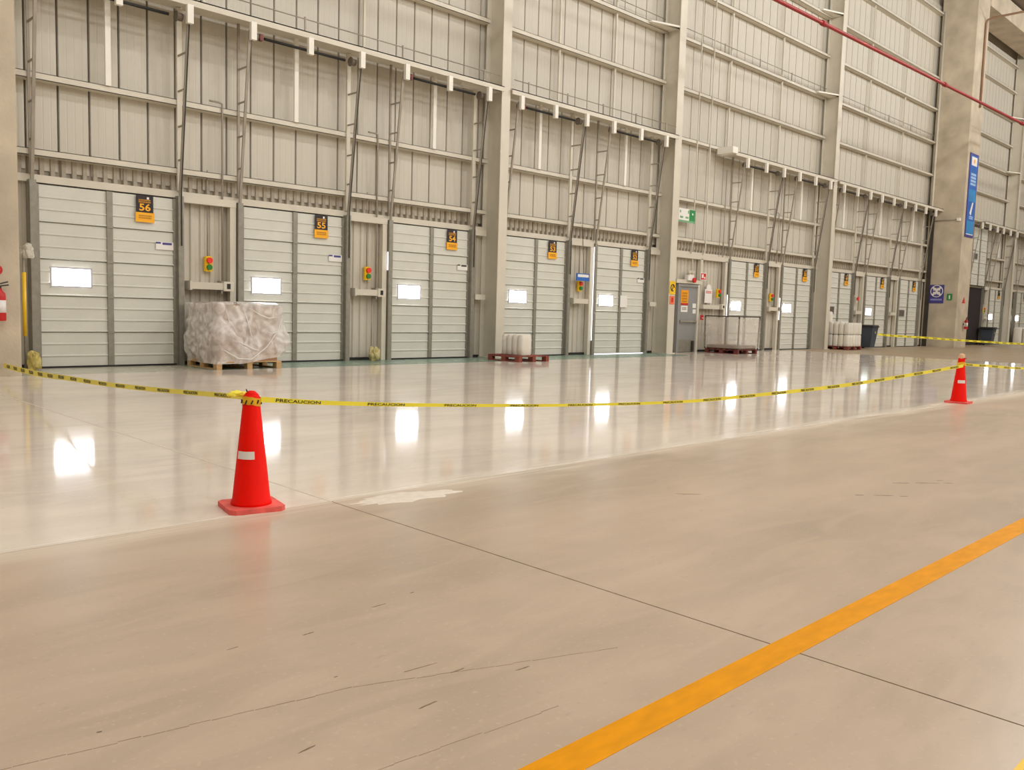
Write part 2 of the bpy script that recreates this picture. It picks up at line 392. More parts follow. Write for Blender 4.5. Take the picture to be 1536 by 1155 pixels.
# ribbed sheet between doors
gaps = []
for a, b in BAYS:
    ds = [d for d in ALLX if a - 1 < d < b]
    cur = a
    for d in ds:
        if d - cur > 0.12: gaps.append((cur, d - 0.02))
        cur = d + DW + 0.02
    if b - cur > 0.12: gaps.append((cur, b))
for a, b in gaps:
    MB().profile_z([(x, y + .10) for x, y in ribs(a, b, 0.19, .03)], 0.05, 3.12).build('ribbed_panel', M_STRIP, wall)
    MB().box(a + .1, b - .1, .05, .2, 0.0, 0.06).build('dark_sill', M_BLACK, wall)
# girts: C channels per bay
for (a, b) in BAYS:
    for z in GIRT_Z:
        MB().box(a, b, 0.0, 0.012, z - 0.055, z + 0.055).box(a, b, 0.0, SIDE_Y, z + 0.045, z + 0.055).box(a, b, 0.0, SIDE_Y, z - 0.055, z - 0.045).build('girt', M_STEEL, wall)
    # sag rods at the third points
    for t in (1 / 3, 2 / 3):
        xs = a + (b - a) * t
        for z0, z1 in zip(GIRT_Z[2:-1], GIRT_Z[3:]):
            if xs > 45: continue
            MB().beam((xs, 0.10, z0 + .05), (xs, 0.10, z1 - .05), 0.05, 0.05).build('sag_rod', M_STEEL, wall)
    MB().box(a, b, 0.02, 0.14, 3.075, 3.20).build('head_beam', M_STEEL, wall)
# shelf beam that carries the door shafts
SB = [(3.77, 14.46), (14.74, 21.66), (24.85, 32.05), (32.33, 43.2), (49.3, 54.72), (55.0, 66.0)]
for a, b in SB:
    MB().box(a, b, -0.56, 0.12, 6.47, 6.49).box(a, b, -0.56, -0.53, 6.37, 6.49).build('shelf_beam', M_STEEL, wall)
MB().box(24.6, 24.9, -0.58, 0.0, 6.42, 6.62).build('beam_end_plate', M_WHITE, wall)
for a, b in BAYS[:4]:        # lifeline rod on stubs
    z = 6.49 if b < 22 else 9.68
    y = -0.5 if b < 22 else 0.02
    MB().tube([(a + .1, y, z + .24), (b - .1, y, z + .24)], 0.012, 6).build('lifeline_rod', M_RAIL, wall)
    n = 5
    for i in range(n):
        xs = a + .6 + (b - a - 1.2) * i / (n - 1)
        MB().beam((xs, y, z), (xs, y, z + .28), 0.03).build('rod_stub', M_RAIL, wall)
MB().tube([(14.9, .0, 9.9), (21.5, .0, 9.9)], 0.012, 6).build('lifeline_rod', M_RAIL, wall)
# ------------------------------------------------------------------ columns
def concrete_col(x0, x1, label):
    r = empty('concrete_column', ((x0 + x1) / 2, -0.75, 0))
    MB().bbox(x0, x1, -1.48, 0.1, 0.0, 16.4, .03).build('shaft', M_CONC, r).location = (-(x0 + x1) / 2, 0.75, 0)
    tag(r, label, 'column'); return r
c0 = concrete_col(2.27, 3.77, 'wide concrete column at the left edge, beside dock door 56')
c4 = concrete_col(43.2, 44.7, 'massive concrete column on the right carrying the tall blue banner')
for x0, x1, yf, lab in ((14.46, 14.74, -.48, 'cream steel column between dock doors 54 and 53'), (21.66, 21.98, -.43, 'cream steel column left of the grey personnel door'),
                        (32.05, 32.33, -.45, 'cream steel column behind the stacked white jugs'), (54.72, 55.0, -.48, 'far cream steel column right of the concrete column')):
    cx = (x0 + x1) / 2; r = empty('steel_column', (cx, -.2, 0)); w = (x1 - x0) / 2
    def P(mb, n, m=M_STEEL): o = mb.build(n, m, r); o.location = (0, .2, 0); return o
    P(MB().box(-w, w, yf, yf + .025, .02, 16.4), 'front_flange'); P(MB().box(-w, w, .1, .125, .02, 16.4), 'back_flange')
    P(MB().box(-.012, .012, yf + .025, .1, .02, 16.4), 'web'); P(MB().box(-w - .05, w + .05, yf - .05, .15, 0, .02), 'base_plate')
    for z in (6.42, 9.62, 12.6):
        P(MB().poly_z([(-w - .95, -.02), (-w - .95, -.1), (-w, yf + .02), (w, yf - .0), (w, yf + .12), (-w, yf + .14)], z, z + .05).poly_z([(-.02, yf), (-.02, .1), (-w - .8, .1), (-w - .8, -.02)], z, z + .02), 'brace_plate', M_WHITE)
    tag(r, lab, 'column')
# roof beam from the concrete column towards the right
rb = MB().box(44.7, 75, -1.5, -0.25, 15.95, 16.9).build('roof_beam', M_CONC); tag(rb, 'concrete roof beam at the top right corner above the far bay', 'beam')
# ------------------------------------------------------------------ dock doors
SH = DH / 5
def panel_prof():
    pr = [(0.03, 0.0), (-0.004, 0.0), (-0.030, 0.004), (-0.030, 0.016), (-0.004, 0.034)]
    for k in (1 / 3, 2 / 3):
        z = SH * k
        pr += [(-0.002, z - .012), (-0.018, z - .008), (-0.018, z + .002), (0.0, z + .024)]
    pr += [(0.0, SH - .012), (0.014, SH - .010), (0.03, SH)]
    return pr
HWp = (DW - 0.10 - 0.16) / 2
panel_me = MB().profile_x(panel_prof(), 0, HWp).mesh('panel', M_DOOR)
stile_me = MB().box(-.05, .05, -.036, .02, 0.0, DH).mesh('center_stile', M_GALV)
end_me = MB().box(-.035, .035, -.03, .02, 0.0, DH).mesh('end_stile', M_GALV)
track_me = MB().box(-.055, .055, -.11, -.095, 0, 3.1).box(-.055, -.045, -.11, .06, 0, 3.1).box(.03, .055, -.06, .06, 0, 3.1).mesh('track', M_GALV)
TOPY, TOPZ = -.47, 6.25
rail_me = MB().beam((0, -.08, 3.08), (0, TOPY, TOPZ), .03, .05).mesh('lift_rail', M_RAIL)
post_me = MB().box(-.045, .045, -.03, .02, 3.2, 6.46).mesh('jamb_post', M_STEEL)
post2_me = MB().box(-.022, .022, -.03, .01, 3.2, 6.46).mesh('jamb_post_thin', M_RAIL)
drum_me = MB().tube([(-.05, 0, 0), (.05, 0, 0)], .07, 14).tube([(-.065, 0, 0), (-.05, 0, 0)], .095, 14).mesh('cable_drum', M_DRUM)
hang_me = MB().box(-.055, .055, -.60, -.52, 6.06, 6.38).mesh('hanger_bracket', M_WHITE)
cpost_me = MB().box(-.045, .045, -.05, .0, 4.84, 6.47).mesh('center_post', M_WHITE)
hinge_me = MB().box(-.055, .055, -.05, -.03, -.02, .02).mesh('hinge', M_GALV)
hing_pts = [SH * k for k in (1, 2, 3, 4)]
wframe_me = MB().box(-.03, .64, -.03, -.012, -.03, 0).box(-.03, .64, -.03, -.012, .29, .32).box(-.03, 0, -.03, -.012, 0, .29).box(.61, .64, -.03, -.012, 0, .29).mesh('window_frame', mat('window_gasket', (196, 192, 196), .5))
wpane = {k: MB().bbox(0, .61, -.022, -.004, 0, .29, .004).mesh('window_pane', m) for k, m in (('lit', M_WIN), ('pale', M_WINC), ('dark', M_WIND))}
rung_cache = {}
def make_sign(door, num, x):
    s = MB().box(-.15, .15, -.046, -.036, 2.745, 3.05).build('number_sign', M_SBLACK, door, (x, 0, 0)); s['label'] = 'black and orange number sign'
    MB().box(-.165, .165, -.05, -.038, 2.575, 2.745).build('sign_footer', M_ORANGE, s)
    rnd = random.Random(int(num) if num else 1)
    mb = MB(); marks(mb, -.11, .11, 2.905, 2.975, -.046, 2, .85, rnd); mb.build('sign_caption', M_SINK, s)
    MB().box(.035, .075, -.048, -.046, 2.98, 3.02).build('sign_emblem', M_PAPER, s)
    mb = MB(); marks(mb, -.11, .12, 2.625, 2.70, -.050, 2, .8, rnd); mb.build('footer_text', M_SINK, s)
    if num:
        me = text_mesh('sign_number', num, .17, M_ORANGE, .20, .004); put(me, 'sign_number', s, (0, -.047, 2.83))
    return s
def make_door(n, x0, num, win, leak, sticker, label, raised=0.0):
    d = empty('door_%d' % n, (x0, 0, 0)); tag(d, label, 'dock door', kind='structure')
    Z = raised
    for r in range(5):
        for h in (0, 1):
            put(panel_me, 'panel', d, (0.08 + h * (HWp + .10), 0 if not raised else -.12, Z + SH * r))
    off = (0 if not raised else -.12)
    put(stile_me, 'center_stile', d, (DW / 2, off, Z)); put(end_me, 'end_stile', d, (.045, off, Z)); put(end_me, 'end_stile', d, (DW - .045, off, Z))
    for z in hing_pts: put(hinge_me, 'hinge', d, (DW / 2, off, Z + z))
    w = put(wpane[win], 'window_pane', d, (.26, off, Z + 1.39)); put(wframe_me, 'window_frame', w)
    for xs in (-.03, DW + .03):
        right = xs > 1
        put(track_me, 'track', d, (xs, 0, 0)); rl = put(rail_me, 'lift_rail', d, (xs, 0, 0))
        if right:
            put(post_me, 'jamb_post', d, (xs + .02, 0, 0))
            MB().tube([(xs + .005, -.13, 2.2), (xs + .005, -.13, 3.2), (xs + .005, TOPY - .04, TOPZ)], .011, 5).build('lift_cable', M_DARK, d)
        else: put(post2_me, 'jamb_post', d, (xs, 0, 0))
        for z in (3.75, 4.35, 4.98, 5.61):
            yb = -.08 + (TOPY + .08) * (z - 3.08) / (TOPZ - 3.08)
            key = round(z, 2)
            if key not in rung_cache: rung_cache[key] = MB().beam((0, yb, z), (0, 0.0, z), .022, .03).mesh('rung', M_RAIL)
            put(rung_cache[key], 'rung', d, (xs, 0, 0))
        put(drum_me, 'cable_drum', d, (xs + (-.14 if right else .14), -.40, 6.18))
        put(hang_me, 'hanger_bracket', d, (xs + (-.02 if right else .02), 0, 0))
    put(hang_me, 'hanger_bracket', d, (DW / 2, 0, 0)); put(cpost_me, 'center_post', d, (DW / 2, 0, 0))
    MB().tube([(.3, -.40, 6.18), (DW - .3, -.40, 6.18)], .028, 8).build('spring_shaft', M_BLACK, d)
    MB().box(.20, .26, -.43, -.35, 6.13, 6.25).build('shaft_bearing', mat('bearing_red', (112, 44, 36), .5), d)
    if num or x0 > 50: make_sign(d, num, 1.80)
    if sticker:
        s = MB().box(2.0, 2.32, -.024, -.019, 2.11, 2.25).build('door_sticker', M_PAPER, d, (0, 0, 0))
        mb = MB(); mb.box(2.0, 2.09, -.026, -.024, 2.215, 2.245); mb.box(2.12, 2.29, -.026, -.024, 2.20, 2.24)
        mb.build('sticker_print', M_NAVY if sticker == 'blue' else M_DARK, s)
    if leak:
        z0, z1 = {1: (2.0, 2.4), 2: (.4, 3.0), 3: (1.1, 1.9)}[leak]
        MB().box(-.099, -.087, -.09, -.075, z0, z1).build('daylight_gap', M_LEAK, d)
        if leak == 2: MB().box(.06, DW - .05, -.06, -.04, 0.004, .022).build('daylight_gap', M_LEAK, d)
    MB().box(.04, DW - .04, -.05, .03, 0.0, .03).build('bottom_seal', M_BLACK, d, (0, off, Z))
    return d
DLAB = ['dock door numbered 56, nearest to the left edge', 'dock door numbered 55, behind the film-wrapped pallet', 'dock door numbered 54, left of the first steel column',
        'dock door numbered 53, right of the first steel column', 'dock door numbered 52, with a bright slit of daylight down its left side',
        'first dock door right of the grey personnel door', 'second dock door right of the grey personnel door', 'dock door behind the stacked white jugs, with an unlit window',
        'dock door behind the wheeled bin, with a pale window', 'last dock door before the massive concrete column, unlit window',
        'dock door right of the concrete column, bright window above the far bin', 'far dock door just past the last steel column', 'farthest dock door at the right edge']
for i, (x0, num, win, leak, st) in enumerate(DOORS): make_door(i + 1, x0, num, win, leak, st, DLAB[i])
make_door(len(DOORS) + 1, RAISED_X, '', 'dark', 0, None, 'raised dock door hanging above a dark open doorway', raised=3.15)
MB().box(RAISED_X, RAISED_X + DW, .0, .3, 0.01, 3.05).build('dark_opening', M_OPEN, wall)  # solid dark block, its colour stands in for the unlit space behind the doorway
pn = MB().box(.3, .62, -.062, -.045, 1.38, 1.72).build('notice_plate', M_PAPER, None); pn.parent = bpy.data.objects['door_5']; pn.location = (.88, 0, -.02)
# ------------------------------------------------------------------ between the doors: jambs, ledges, buttons
def push_box(x, z, y=-.03, label='', h=.29, w=.15):
    r = empty('push_button_station', (x, y, z))
    MB().bbox(-w / 2, w / 2, -.10, 0, -h / 2, h / 2, .02).build('housing', M_YEL, r)
    MB().disc((0, -.10, h * .22), .055, 'y', .045).build('red_button', M_REDB, r); MB().disc((0, -.10, -h * .22), .052, 'y', .04).build('green_button', M_GREENB, r)
    MB().tube([(0, -.03, h / 2), (0, -.03, 3.56 - z + .1)], .011, 6).build('conduit', M_RAIL, r)
    tag(r, label, 'push-button box', 'yellow push-button boxes between the dock doors'); return r
def gap_kit(xa, xb, label, ctl=True, buttons=True):
    # xa = right edge of door on the left, xb = left edge of next door
    MB().box(xb - .22, xb - .10, -.06, .08, 0, 3.12).build('jamb_tube', M_STEEL, wall)
    MB().box(xa + .06, xb - .10, -.07, .06, 3.0, 3.13).build('head_tube', M_STEEL, wall)
    MB().box(xa + .18, xb - .36, -.16, .1, 1.42, 1.55).box(xa + .17, xa + .21, -.17, .1, 1.40, 1.57).build('ledge_channel', M_STEEL, wall)
    if buttons: push_box(xa + .61, 1.905, .09, label[0])
    if ctl:
        r = empty('control_box', (xb - .31, -.02, 1.49))
        MB().bbox(-.10, .10, -.16, .1, -.09, .09, .01).build('housing', M_STEEL, r)
        MB().box(-.035, .035, -.166, -.16, -.05, .05).build('selector', M_BLACK, r)
        MB().box(-.13, -.10, -.12, .05, -.14, .1).build('side_bracket', M_RAIL, r)
        MB().tube([(-.05, 0, .09), (-.05, 0, 3.36), (-.05, 0, 3.42), (-.12, 0, 3.44), (-.3, 0, 3.44)], .018, 6).build('conduit', M_RAIL, r)
        MB().tube([(-.12, 0.04, -.14), (-.12, .04, -1.45)], .012, 6).build('lower_conduit', M_RAIL, r)
        tag(r, label[1], 'control box', 'cream control boxes between the dock doors')
gl = lambda t: ('yellow box with red and green push buttons ' + t, 'cream control box with black selector on the ledge ' + t)
gap_kit(6.77, 8.0, gl('above the film-wrapped pallet'))
gap_kit(10.40, 11.57, gl('above the small yellowish bag'))
gap_kit(17.47, 18.62, gl('under the small blue sign'), ctl=False)
gap_kit(27.99, 29.15, gl('beyond the wrapped rack'))
gap_kit(35.12, 36.28, gl('above the white jugs'), ctl=False, buttons=False)
gap_kit(38.68, 39.87, gl('left of the last dock door before the concrete column'), ctl=False, buttons=False)
gap_kit(51.25, 52.33, gl('beside the dark open doorway'), ctl=False)
for xa in (13.97, 21.02): MB().box(xa + .1, xa + .42, -.14, .1, 1.42, 1.55).build('ledge_channel', M_STEEL, wall)
MB().box(13.97 + .1, 14.46, -.05, .06, 2.98, 3.12).build('head_tube', M_STEEL, wall); MB().box(21.1, 21.66, -.05, .06, 2.98, 3.12).build('head_tube', M_STEEL, wall)
# warning sign in front of the 53/52 buttons
r = empty('hanging_sign', (17.98, -.16, 2.13)); MB().box(-.27, .27, -.02, 0, -.09, .11).build('board', M_BLUE, r); MB().box(-.22, .23, -.024, -.02, .01, .085).build('white_field', M_PAPER, r)
MB().tube([(0.05, 0, .1), (0.06, .12, 1.45)], .008, 5).build('cord', M_DARK, r); tag(r, 'small blue and white sign hanging above the buttons between doors 53 and 52', 'sign')
# red stop button on the wall above the jugs
r = empty('stop_button', (35.65, .05, 2.02)); MB().bbox(-.08, .08, -.09, 0, -.12, .12, .02).build('housing', M_STEEL, r); MB().disc((0, -.09, .04), .07, 'y', .05).build('red_button', M_REDB, r); tag(r, 'small red stop button on the wall above the white jugs', 'push-button box')
# ------------------------------------------------------------------ personnel door bay
d = empty('door_15', (22.68, 0, 0)); tag(d, 'grey steel personnel door with orange notice beside the steel column', 'door', kind='structure')
MB().box(.10, 1.08, -.03, .05, .01, 2.08).build('leaf', M_GDOOR, d)
MB().box(0, .1, -.07, .1, 0, 2.16).build('frame_jamb', M_GDOOR, d); MB().box(1.08, 1.18, -.07, .1, 0, 2.16).build('frame_jamb', M_STEEL, d); MB().box(.1, 1.08, -.07, .1, 2.08, 2.16).build('frame_head', M_GDOOR, d)
MB().tube([(.16, -.10, .98), (1.02, -.10, .98)], .025, 8).box(.14, .2, -.10, -.03, .94, 1.02).box(.98, 1.04, -.10, -.03, .94, 1.02).build('panic_bar', M_RAIL, d)
MB().box(.12, .98, -.035, -.03, .02, .40).build('kick_plate', M_GALV, d)
MB().box(.86, .94, -.10, -.035, .03, .36).build('door_stop', M_DARK, d)
s = MB().box(.20, .60, -.036, -.03, 1.50, 1.97).build('orange_notice', M_ORANGE2, d); mb = MB(); marks(mb, .26, .54, 1.56, 1.90, -.036, 4, .8, random.Random(5)); mb.build('notice_text', M_SINK, s)
MB().box(.20, .60, -.038, -.036, 1.50, 1.56).build('notice_red_edge', M_RED, s)
s = MB().box(.22, .58, -.036, -.03, 1.28, 1.48).build('white_notice', M_PAPER, d); mb = MB(); marks(mb, .28, .52, 1.33, 1.43, -.036, 2, .8, random.Random(6)); mb.build('notice_text', M_RAIL, s)
MB().box(.86, 1.05, -.036, -.03, 1.42, 1.56).build('white_notice', M_PAPER, d); MB().box(.88, 1.05, -.036, -.03, 1.24, 1.37).build('white_notice', M_PAPER, d)
MB().box(21.98, 25.5, -.06, .08, 2.98, 3.13).build('head_tube', M_STEEL, wall); MB().box(23.87, 23.99, -.06, .08, 2.16, 3.0).build('jamb_tube', M_STEEL, wall)
MB().box(22.55, 23.95, -.08, .08, 2.18, 2.30).build('head_tube', M_STEEL, wall); MB().box(25.33, 25.47, -.06, .08, 0, 3.0).build('jamb_tube', M_STEEL, wall)
MB().box(24.0, 24.95, -.14, .1, 1.40, 1.54).build('ledge_channel', M_STEEL, wall)
push_box(24.96, 1.93, .0, 'yellow box with red and green push buttons right of the white poster')
r = empty('control_box', (25.18, -.02, 1.49)); MB().bbox(-.12, .12, -.14, .05, -.09, .09, .01).build('housing', M_STEEL, r); MB().box(-.04, .04, -.146, -.14, -.04, .04).build('selector', M_BLACK, r); MB().tube([(0.02, 0, .09), (.02, 0, 4.5)], .018, 6).build('conduit', M_RAIL, r)
tag(r, 'cream control box with a black selector below the white poster', 'control box', 'cream control boxes between the dock doors')
r = empty('emergency_light', (23.22, -.08, 2.34)); MB().bbox(-.16, .16, -.08, .08, -.06, .14, .02).build('housing', M_PAPER, r)
for sx in (-.14, .05): MB().tube([(sx, -.05, .14), (sx, -.1, .24)], [.05, .07], 10).build('lamp_head', M_STEEL, r)
MB().disc((.12, -.08, -.05), .08, 'y', .06).build('alarm_bell', M_RED, r); tag(r, 'white twin-head emergency light with red bell above the grey door', 'emergency light')
MB().tube([(23.4, -.02, 2.5), (23.45, -.02, 2.9), (23.35, -.02, 3.1), (23.42, -.02, 3.5), (23.42, -.02, 15.5)], .022, 6).build('conduit', M_STEEL, wall)
MB().tube([(23.95, -.02, 2.2), (24.0, -.02, 3.0), (24.14, -.02, 3.4), (24.14, -.02, 15.5)], .022, 6).build('conduit', M_STEEL, wall)
s = MB().box(23.83, 24.16, -.09, -.075, 2.32, 2.56).build('fire_sign', M_PAPER); tag(s, 'small square red and white fire sign right of the emergency light', 'sign')
MB().box(23.85, 24.14, -.093, -.09, 2.34, 2.54).build('red_field', M_RED, s); mb = MB(); mb.poly_z([(-.05, -.004), (.05, -.004), (.05, 0), (-.05, 0)], -.06, .06); mb.build('pictogram', M_PAPER, s, (23.95, -.092, 2.45)); MB().disc((24.07, -.093, 2.40), .035, 'y', .003).build('pictogram', M_PAPER, s)
s = MB().box(24.25, 24.66, -.02, 0, 1.60, 2.05).build('wall_poster', M_PAPER); tag(s, 'white notice poster with pink lettering on the ribbed wall', 'poster')
MB().disc((24.46, -.0, 2.08), .13, 'y', .021).build('poster_top', M_PAPER, s); mb = MB(); marks(mb, 24.29, 24.62, 1.90, 1.99, -.02, 2, .85, random.Random(8)); mb.build('poster_text', mat('pink_ink', (216, 110, 110), .5), s)
s = empty('fire_alarm_pull', (23.97, -.09, 1.12)); MB().bbox(-.06, .06, -.06, 0, -.08, .08, .01).build('housing', M_RED, s); MB().box(-.04, .04, -.07, -.06, -.03, .0).build('handle', M_PAPER, s); tag(s, 'small red pull station on the door frame of the grey door', 'fire alarm')
# exit sign on the wall
s = MB().box(22.55, 23.45, -.04, -.02, 4.08, 4.50).build('exit_sign', M_PAPER); tag(s, 'green and white emergency exit sign high right of the steel column', 'sign')
MB().box(23.12, 23.44, -.044, -.04, 4.14, 4.49).build('green_field', M_GREEN, s); MB().box(22.56, 23.44, -.044, -.04, 4.08, 4.14).build('green_strip', mat('pale_green', (120, 172, 130), .5), s)
mb = MB(); mb.disc((23.30, -.044, 4.36), .035, 'y', .003); mb.build('arrow_mark', M_PAPER, s)
for bx in ((22.62, 22.78, 4.20, 4.26), (22.92, 23.08, 4.20, 4.26), (22.60, 22.66, 4.36, 4.44), (23.04, 23.1, 4.36, 4.46)): MB().box(bx[0], bx[1], -.044, -.04, bx[2], bx[3]).build('pictogram', mat('pale_green', (120, 172, 130), .5), s)
# signs on the second steel column
s = MB().box(21.68, 21.97, -.445, -.432, 1.80, 2.20).build('hazard_sign', M_YEL); tag(s, 'yellow hazard sign with a black symbol on the steel column', 'sign')
mb = MB(); mb.tube([(21.82 + .09 * math.cos(a * .52), -.447, 2.0 + .10 * math.sin(a * .52)) for a in range(11)], .016, 6); mb.tube([(21.78, -.447, 1.9), (21.86, -.447, 2.08)], .014, 6); mb.build('symbol', M_SBLACK, s)
s = MB().box(21.71, 21.94, -.445, -.432, 1.50, 1.75).build('hazard_label', mat('coral_label', (236, 120, 80), .5)); tag(s, 'small orange-red label below the yellow hazard sign on the column', 'sign')
MB().box(21.78, 21.87, -.448, -.445, 1.56, 1.70).build('symbol', M_RED, s)
# ------------------------------------------------------------------ fittings on the concrete columns
def extinguisher(loc, label, s=1.0):
    r = empty('fire_extinguisher', loc)
    MB().lathe([(.0, 0), (.07, 0), (.078, .015), (.078, .36), (.07, .40), (.035, .44), (.025, .47), (.0, .475)], (0, 0, 0), 20).build('cylinder', M_RED, r)
    MB().lathe([(.0795, .12), (.0795, .30)], (0, 0, 0), 20).build('paper_label', M_PAPER, r)
    MB().box(-.02, .02, -.02, .02, .47, .51).beam((-.02, 0, .50), (.12, 0, .525), .02).beam((-.02, 0, .53), (.11, 0, .57), .02).build('valve_handle', M_DARK, r)
    MB().tube([(-.02, -.02, .48), (-.09, -.03, .44), (-.105, -.03, .32), (-.09, -.04, .14)], .012, 6).build('hose', M_BLACK, r)
    MB().box(-.03, .03, .07, .13, .2, .26).build('bracket', M_DARK, r)
    tag(r, label, 'fire extinguisher'); return r
extinguisher((3.46, -1.61, .83), 'red fire extinguisher on the left concrete column, at the edge')
s = MB().disc((3.46, -1.48, 1.57), .075, 'y', .012, 24).build('fire_sign', M_RED); tag(s, 'round red and white sign above the left fire extinguisher', 'sign'); MB().disc((3.455, -1.491, 1.57), .045, 'y', .003, 20).build('white_disc', M_PAPER, s)
extinguisher((44.15, -1.61, .88), 'small red fire extinguisher on the massive right concrete column')
s = MB().poly_z([(-.2, 0), (.2, 0), (.2, .012), (-.2, .012)], 0, .02).build('fire_sign', M_PAPER, None, (43.95, -1.495, 2.07)); tag(s, 'small red triangular sign above the far fire extinguisher', 'sign')
mb = MB(); mb.v = [(-.2, 0, .02), (.2, 0, .02), (0.05, 0, .32), (-.2, .012, .02), (.2, .012, .02), (0.05, .012, .32)]; mb.f = [(0, 1, 2), (5, 4, 3), (0, 3, 4, 1), (1, 4, 5, 2), (2, 5, 3, 0)]; mb.sm = [False] * 5
mb.build('triangle', M_RED, s)
s = empty('assembly_sign', (43.19, -.52, 2.5), -math.pi / 2); tag(s, 'indigo sign with a white four-arrow circle on the concrete column', 'sign')
MB().box(-.33, .33, -.015, 0, -.43, .44).build('board', M_NAVY, s)
seg = 28; mb = MB(); ring = [(.27 * math.cos(2 * math.pi * i / seg), -.018, .14 + .27 * math.sin(2 * math.pi * i / seg)) for i in range(seg + 1)]; mb.tube(ring, .02, 6); mb.build('white_ring', M_PAPER, s)
for k in range(4):
    a = math.pi / 4 + k * math.pi / 2; cx, cz = math.cos(a), math.sin(a); mb = MB()
    def q(u, v): return (cx * u - cz * v, -.018, .14 + cz * u + cx * v)
    mb.v = [q(.04, 0), q(.15, .11), q(.15, .05), q(.25, .05), q(.25, -.05), q(.15, -.05), q(.15, -.11)]; mb.f = [(0, 6, 5, 4, 3, 2, 1)]; mb.sm = [False]
    mb.v += [(x_, y_ + .003, z_) for x_, y_, z_ in mb.v]; mb.f += [tuple(range(7, 14))]; mb.sm += [False]
    mb.build('arrow', M_PAPER, s)
MB().box(-.05, .05, -.020, -.017, .02, .26).build('figure', M_PAPER, s)
mb = MB(); marks(mb, -.26, .26, -.33, -.22, -.015, 1, .9, random.Random(9)); mb.build('caption', mat('sign_lilac', (150, 150, 205), .5), s)
s = empty('arrow_sign', (43.19, -1.11, 2.37), -math.pi / 2); tag(s, 'small green sign with white mark on the concrete column', 'sign')
MB().box(-.115, .115, -.012, 0, -.15, .15).build('board', M_GREEN, s); MB().box(-.03, .03, -.015, -.012, -.09, .08).build('mark', M_PAPER, s)
# banner
s = empty('banner', (43.97, -1.485, 5.2)); tag(s, 'tall narrow blue banner on the concrete column', 'banner')
MB().box(-.56, .56, -.03, 0, 0, 3.85).build('frame', M_NAVY, s)
MB().box(-.48, .48, -.034, -.03, .1, 3.78).build('field', M_BLUE, s)
MB().box(-.36, .36, -.038, -.034, 3.30, 3.70).build('white_badge', M_PAPER, s); MB().disc((0, -.038, 3.5), .1, 'y', .002).build('badge_mark', M_ORANGE, s)
mb = MB(); marks(mb, -.34, .36, 2.35, 2.95, -.034, 4, .85, random.Random(4)); mb.build('banner_text', mat('sign_pale_blue', (170, 205, 240), .5), s)
MB().box(-.48, .48, -.036, -.034, 1.65, 2.2).build('cyan_band', M_BLUE2, s); MB().box(-.48, .48, -.036, -.034, .15, .75).build('cyan_band', M_BLUE2, s)
mb = MB(); mb.v = [(-.2, -.037, 1.1), (.0, -.037, 1.0), (.25, -.037, 1.62), (.08, -.037, 1.62)]; mb.f = [(0, 1, 2, 3)]; mb.sm = [False]; mb.build('white_swoosh', M_PAPER, s)
mb = MB(); marks(mb, -.2, .3, .82, .98, -.034, 2, .85, random.Random(2)); mb.build('banner_text', mat('sign_pale_blue', (170, 205, 240), .5), s)
MB().box(-.46, .46, -.037, -.034, .11, .15).build('white_edge', M_PAPER, s)
# conduit and cable tray joint on the concrete column
MB().tube([(44.15, -9.0, 15.2), (44.15, -1.75, 15.2), (44.15, -1.58, 15.15), (44.15, -1.53, 15.0), (44.15, -1.53, 11.2)], .05, 8).build('drain_pipe', mat('brown_pipe', (150, 118, 92), .6), c4).location = (-43.95, .75, 0)
MB().tube([(43.17, -.05, .1), (43.17, -.05, 15.6)], .05, 8).build('corner_pipe', M_STEEL, c4).location = (-43.95, .75, 0)
MB().tube([(43.16, -.1, 5.95), (43.16, -1.2, 5.97)], .02, 6).build('side_conduit', M_RAIL, c4).location = (-43.95, .75, 0)
MB().bbox(43.10, 43.2, -1.36, -1.2, 5.90, 6.04, .01).build('junction_box', M_WHITE, c4).location = (-43.95, .75, 0)
MB().box(43.12, 43.2, -.2, -.02, 0.02, 6.4).build('gap_shade_strip', M_DARK, c4).location = (-43.95, .75, 0)  # dark strip stands in for the shade in the gap between wall and column
# sprinkler main
sp = empty('sprinkler_pipe', (22.5, -3, 0)); tag(sp, 'long red sprinkler pipe crossing the upper right of the wall', 'pipe')
MB().tube([(-25, -3, 9.15), (22.56, -3, 10.05), (45.7, -3, 10.49), (74, -3, 11.0)], .06, 10).build('main', M_PIPE, sp).location = (-22.5, 3, 0)
for xs in (25.4, 35.5, 45.3, 14):
    MB().tube([(xs - .12, -3, 10.05 + (xs - .12 - 22.56) * .019), (xs + .12, -3, 10.05 + (xs + .12 - 22.56) * .019)], .085, 10).build('coupling', M_PIPE, sp).location = (-22.5, 3, 0)
for xs in (18, 46.6, 56): MB().tube([(xs, -3, 10.08 + (xs - 22.56) * .019), (xs, -3, 17)], .012, 6).build('hanger_rod', M_RAIL, sp).location = (-22.5, 3, 0)
